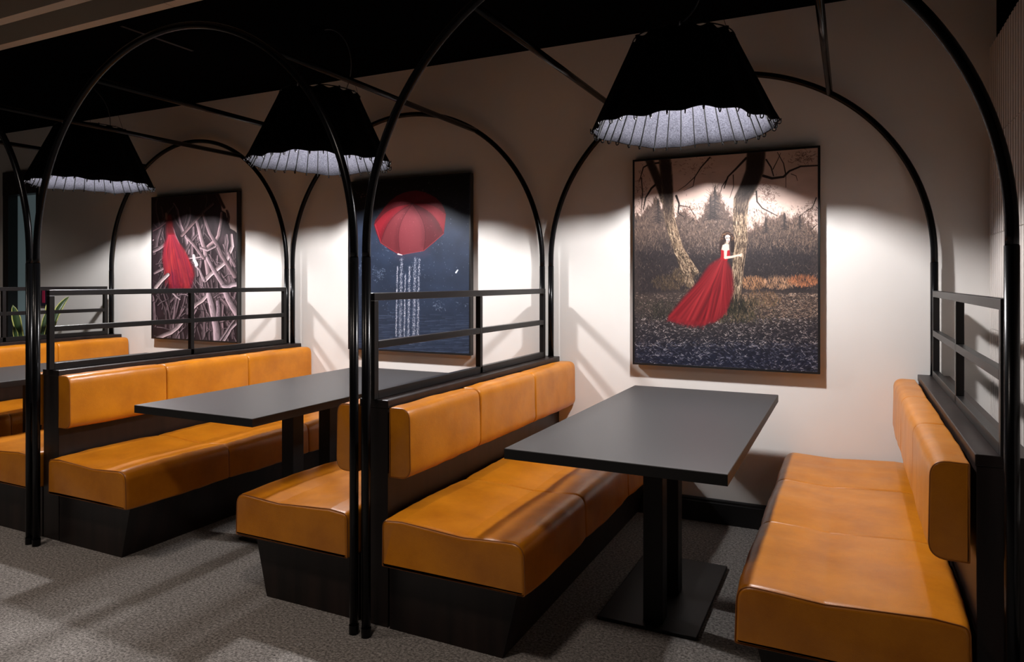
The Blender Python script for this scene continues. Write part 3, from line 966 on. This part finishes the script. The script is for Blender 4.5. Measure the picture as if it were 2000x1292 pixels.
def paint_driftwood():
    p = Paint(480, 792, ((60, 100), (706, 48), (706, 1206), (60, 1178)), (40, 29, 33))
    R = p.rng
    p.img *= (0.5 + 1.0 * p.noise(22, 60, 4, 9))[..., None]
    p.poly([(540, 40), (720, 30), (720, 380), (690, 350), (655, 330), (636, 270), (622, 210), (590, 190), (582, 120), (560, 90)], (190, 172, 164), 1, 2)
    def stick(P, r0, r1, c, a=1.0):
        p.stroke([(x + 6, y + 3) for x, y in P], r0, r1, (18, 12, 15), 0.8, 3)
        p.stroke(P, r0, r1, c, a, 1.0, shade=-0.5)
        Q = np.array(P, float); cum = np.linspace(0, 1, len(P))
        for k in range(int(10 + 2.5 * r0)):
            t = R.uniform(0, 0.92); d = R.uniform(-0.75, 0.75) * r0
            f = R.choice([0.6, 0.75, 1.22])
            p.stroke([(np.interp(u, cum, Q[:, 0]) + d + R.normal(0, 1), np.interp(u, cum, Q[:, 1])) for u in (t, t + 0.05, t + 0.1)], 1.3, 0.7, tuple(min(255, v * f) for v in c), 0.5)
    def wander(x, y, ang, L, n=7, amp=0.16):
        P = [(x, y)]
        for k in range(n):
            ang += R.normal(0, amp)
            x += L / n * math.cos(ang); y += L / n * math.sin(ang)
            P.append((x, y))
        return P
    for k in range(150):                                             # the stacked poles
        d = k / 150
        x = R.uniform(50, 760); y = R.uniform(380, 1320)
        if x > 520 and y < 500 + (x - 520) * 0.8: continue
        lean = -PI / 2 - (x - 380) / 1050 + R.normal(0, 0.10)
        L = R.uniform(160, 420)
        if y - L < 40: L = y - 60
        P = wander(x, y, lean, L)
        if any(q[0] > 560 + (q[1] - 100) * 0.42 for q in P if q[1] < 420): continue
        f = R.uniform(0.35, 0.75) + 0.25 * d
        r = R.uniform(5, 15) * (0.7 + 0.4 * d)
        stick(P, r, r * 0.65, (132 * f, 110 * f, 116 * f), 0.97)
    for k in range(70):
        x, y = R.uniform(60, 700), R.uniform(420, 1180)
        if x > 560 and y < 520: continue
        f = R.uniform(0.5, 1.0)
        stick(wander(x, y, R.uniform(-1.2, 1.2) + (PI if R.random() < 0.5 else 0), R.uniform(40, 120), 4, 0.35), R.uniform(2, 6), 2, (140 * f, 120 * f, 126 * f))
    main = [([(285, 385), (330, 335), (370, 290), (460, 190), (520, 140)], 12, 11, (92, 74, 76)), ([(590, 210), (585, 280), (575, 330), (566, 385), (545, 425), (500, 460), (470, 490)], 9, 15, (116, 96, 99)),
            ([(400, 280), (420, 350), (430, 400), (462, 500), (470, 560), (490, 690)], 11, 18, (126, 106, 110)), ([(460, 730), (500, 690), (560, 640), (620, 590), (650, 520), (672, 470), (664, 380)], 17, 9, (160, 140, 143)),
            ([(450, 220), (478, 310), (500, 370), (560, 470), (590, 540), (690, 700)], 10, 15, (104, 86, 90)), ([(340, 562), (400, 556), (460, 545)], 6, 5, (164, 146, 149)),
            ([(70, 510), (110, 488), (145, 460)], 10, 14, (116, 98, 102)), ([(75, 680), (100, 665), (135, 645)], 8, 12, (124, 106, 110)), ([(65, 350), (110, 325), (160, 285)], 6, 7, (84, 62, 66)),
            ([(350, 1000), (372, 945), (395, 920), (440, 890), (490, 830)], 12, 14, (156, 137, 140)), ([(490, 840), (512, 920), (522, 970), (550, 1110), (556, 1210)], 18, 27, (150, 131, 137)),
            ([(620, 830), (640, 880), (662, 920), (706, 990)], 17, 22, (142, 123, 129)), ([(100, 1185), (150, 1160), (200, 1140), (250, 1100), (290, 1050)], 15, 15, (158, 139, 142)),
            ([(220, 835), (245, 862), (270, 880)], 7, 6, (148, 130, 134)), ([(600, 1205), (640, 1140), (655, 1110), (706, 1060)], 11, 8, (154, 137, 143)), ([(575, 1195), (620, 1130), (650, 1080), (704, 1010)], 8, 5, (136, 120, 126)),
            ([(480, 560), (520, 640), (545, 680), (610, 780)], 12, 16, (134, 115, 121)), ([(600, 775), (640, 782), (670, 765), (706, 760)], 13, 17, (152, 135, 141)), ([(560, 900), (566, 950), (564, 1010)], 13, 16, (126, 108, 116)),
            ([(320, 400), (370, 450), (400, 490), (450, 560)], 10, 11, (114, 95, 99)), ([(634, 280), (640, 240), (634, 210), (626, 190)], 7, 5, (66, 50, 50)), ([(556, 70), (580, 120), (604, 165)], 11, 8, (58, 43, 43)),
            ([(390, 620), (420, 650), (440, 700), (456, 730)], 7, 10, (140, 122, 127)), ([(640, 520), (690, 620)], 9, 10, (110, 92, 97)), ([(430, 480), (480, 500), (540, 470)], 9, 7, (130, 112, 116))]
    for P, a, b, c in main:
        stick(P, a, b, c)
    p.stroke([(375, 540), (380, 575), (398, 612)], 9, 13, (214, 208, 211), 0.9, 2)
    p.poly([(60, 60), (600, 40), (570, 130), (540, 260), (430, 330), (260, 330), (60, 330)], (22, 14, 16), 0.35, 50)
    # figure in a red gown
    p.stroke([(185, 250), (190, 300), (195, 370)], 22, 34, (78, 20, 24), 0.85, 6)
    p.stroke([(164, 218), (168, 256)], 9, 10, (128, 102, 86), 0.75, 3)
    p.stroke([(192, 235), (194, 300)], 14, 17, (92, 26, 26), 0.8, 5)
    gown = [(178, 372), (230, 372), (252, 440), (296, 500), (338, 560), (372, 630), (382, 690), (370, 740), (350, 800), (184, 800), (178, 690), (152, 640), (136, 580), (146, 460), (162, 420)]
    p.poly(gown, (112, 22, 34), 0.93, 8)
    for k in range(220):
        t = R.random()
        top = (182 + 44 * t, 385); bot = (160 + 205 * t + R.normal(0, 8), 620 + 170 * R.random())
        mid = ((top[0] + bot[0]) / 2 - 20 * (1 - t) + 30 * (t - 0.3), (top[1] + bot[1]) / 2 - 10)
        c = [(168, 42, 48), (84, 22, 42), (184, 62, 62), (74, 20, 34), (112, 36, 62)][R.integers(5)]
        p.stroke([top, mid, bot], 1.8, 5, c, 0.22, 2.5)
    p.stroke([(222, 500), (200, 600), (176, 680)], 9, 18, (176, 56, 50), 0.35, 9)
    p.stroke([(262, 580), (300, 680), (325, 790)], 9, 18, (182, 58, 52), 0.35, 9)
    p.stroke([(215, 690), (240, 800)], 20, 26, (112, 32, 60), 0.4, 12)
    stick([(85, 790), (105, 765), (130, 735), (178, 690)], 15, 13, (166, 149, 150))
    return p.material('driftwood_print')

def make_picture(x0, x1, z0, z1, m, label):
    cx = (x0 + x1) / 2
    P = empty('framed_picture', (cx, 0, z0), label, 'picture', 'framed pictures on the cream wall')
    hw, h = (x1 - x0) / 2, z1 - z0
    fr, d0, d1 = 0.011, -0.050, -0.012
    bm = bmesh.new()
    box(bm, -hw, -hw + fr, d0, d1, 0, h); box(bm, hw - fr, hw, d0, d1, 0, h)
    box(bm, -hw + fr, hw - fr, d0, d1, 0, fr); box(bm, -hw + fr, hw - fr, d0, d1, h - fr, h)
    link('frame', bm, M['skirt'], P)
    bm = bmesh.new()
    uv = bm.loops.layers.uv.new('UVMap')
    box(bm, -hw + fr, hw - fr, d0 + 0.003, d0 + 0.012, fr, h - fr)
    for f in bm.faces:
        for l in f.loops:
            l[uv].uv = ((l.vert.co.x + hw - fr) / (2 * hw - 2 * fr), (l.vert.co.z - fr) / (h - 2 * fr))
    link('canvas', bm, m, P)
    bm = bmesh.new()
    box(bm, -hw + 0.05, hw - 0.05, d1, -0.001, 0.06, h - 0.06)
    link('mount_batten', bm, M['skirt'], P)
    return P
PZ0, PZ1 = 0.8774, 2.0843
make_picture(-1.158, -0.144, PZ0, PZ1, paint_forest(), 'black framed picture of a woman in a red gown hugging a forest tree')
make_picture(-3.268, -2.254, PZ0, PZ1, paint_umbrella(), 'black framed picture of a red umbrella with water streaming below')
make_picture(-5.378, -4.364, PZ0, PZ1, paint_driftwood(), 'black framed picture of a figure in red against stacked driftwood')

# ------------------------------------------------------------------ far left: planter with snake plants, wall plaque
pl = empty('planter_box', (-6.32, -0.55, 0), 'black planter box behind the farthest partition at far left', 'planter')
bm = bmesh.new()
box(bm, -0.16, 0.16, -0.45, -0.43, 0, 0.86); box(bm, -0.16, 0.16, 0.43, 0.45, 0, 0.86)
box(bm, -0.16, -0.14, -0.43, 0.43, 0, 0.86); box(bm, 0.14, 0.16, -0.43, 0.43, 0, 0.86)
link('box', bm, M['skirt'], pl)
link('soil', boxbm(-0.14, 0.14, -0.43, 0.43, 0.74, 0.80), M['soil'], pl)

def leaf_mesh(P0, P1, P2, wd, face):
    """sword leaf along a bent centre line; returns body and pale margin meshes"""
    P0, P1, P2, face = Vector(P0), Vector(P1), Vector(P2), Vector(face).normalized()
    n = 12
    body, edge = bmesh.new(), bmesh.new()
    rows = []
    for k in range(n + 1):
        t = k / n
        c = P0 * (1 - t) ** 2 + P1 * 2 * t * (1 - t) + P2 * t * t
        tan = ((P1 - P0) * (1 - t) + (P2 - P1) * t).normalized()
        s = tan.cross(face).normalized()
        f = s.cross(tan).normalized()
        h = wd * (0.75 + 0.5 * t) * min(1.0, (1.0 - t) * 3.2) ** 0.7 * (1 if t < 0.7 else 1.0) + 0.0008
        rows.append((c, s, f, h))
    for bmx, segs in ((body, ((-0.72, 0.72),)), (edge, ((-1.0, -0.72), (0.72, 1.0)))):
        for a, b in segs:
            g = []
            for c, s, f, h in rows:
                g.append([bmx.verts.new(c + s * h * q + f * (abs(q) * h * 0.35 + dd)) for q in (a, (a + b) / 2, b) for dd in (0.0015, -0.0015)])
            for r0, r1 in zip(g, g[1:]):
                for i, j in ((0, 2), (2, 4), (4, 5), (5, 3), (3, 1), (1, 0)):
                    bmx.faces.new((r0[i], r0[j], r1[j], r1[i]))
            bmx.faces.new((g[0][0], g[0][2], g[0][4], g[0][5], g[0][3], g[0][1]))
            bmx.faces.new((g[-1][0], g[-1][2], g[-1][4], g[-1][5], g[-1][3], g[-1][1]))
    return body, edge
def snake_plant(loc, leaves, label):
    P = empty('snake_plant', (loc[0], loc[1], loc[2] + 0.004), label, 'plant', 'snake plants in the planter')
    for (a, b, c, wd, fc) in leaves:
        bd, ed = leaf_mesh(a, b, c, wd, fc)
        o = link('leaf', bd, M['leaf'], P, True)
        e = link('leaf_margin', ed, M['leaf_edge'], o, True); e['label'] = 'yellow leaf margin'
    return P
VIEW = (0.87, -0.5, 0)
snake_plant((-6.3, -0.60, 0.80), [((0, 0.02, 0), (0, 0.0, 0.2), (0, -0.045, 0.365), 0.030, VIEW), ((-0.03, 0.05, 0), (-0.03, 0.04, 0.12), (-0.03, -0.005, 0.26), 0.022, VIEW),
                                 ((0.03, -0.03, 0), (0.03, -0.03, 0.1), (0.03, -0.055, 0.19), 0.016, VIEW)],
            'yellow edged snake plant seen through the far railing, by the glass door')
snake_plant((-6.3, -0.38, 0.80), [((0, -0.04, 0), (0, -0.03, 0.18), (0, 0.03, 0.33), 0.020, VIEW), ((0.02, 0.02, 0), (0.02, 0.04, 0.30), (0.02, 0.19, 0.425), 0.026, (0.6, -0.3, 0.7)),
                                 ((-0.03, 0.02, 0), (-0.03, 0.03, 0.3), (-0.03, 0.08, 0.44), 0.030, VIEW)],
            'yellow edged snake plant with a leaf arching right over the far railing')
pq = empty('wall_plaque', (-6.93, 0, 1.13), 'small dark plaque with a crimson stripe on the wall near the glass door', 'plaque')
link('board', boxbm(-0.10, 0.08, -0.02, -0.001, 0, 0.15, bevel=0.002), M['plaque'], pq)
link('stripe', boxbm(-0.035, 0.005, -0.023, -0.0195, 0.03, 0.148), M['plaque_red'], pq)
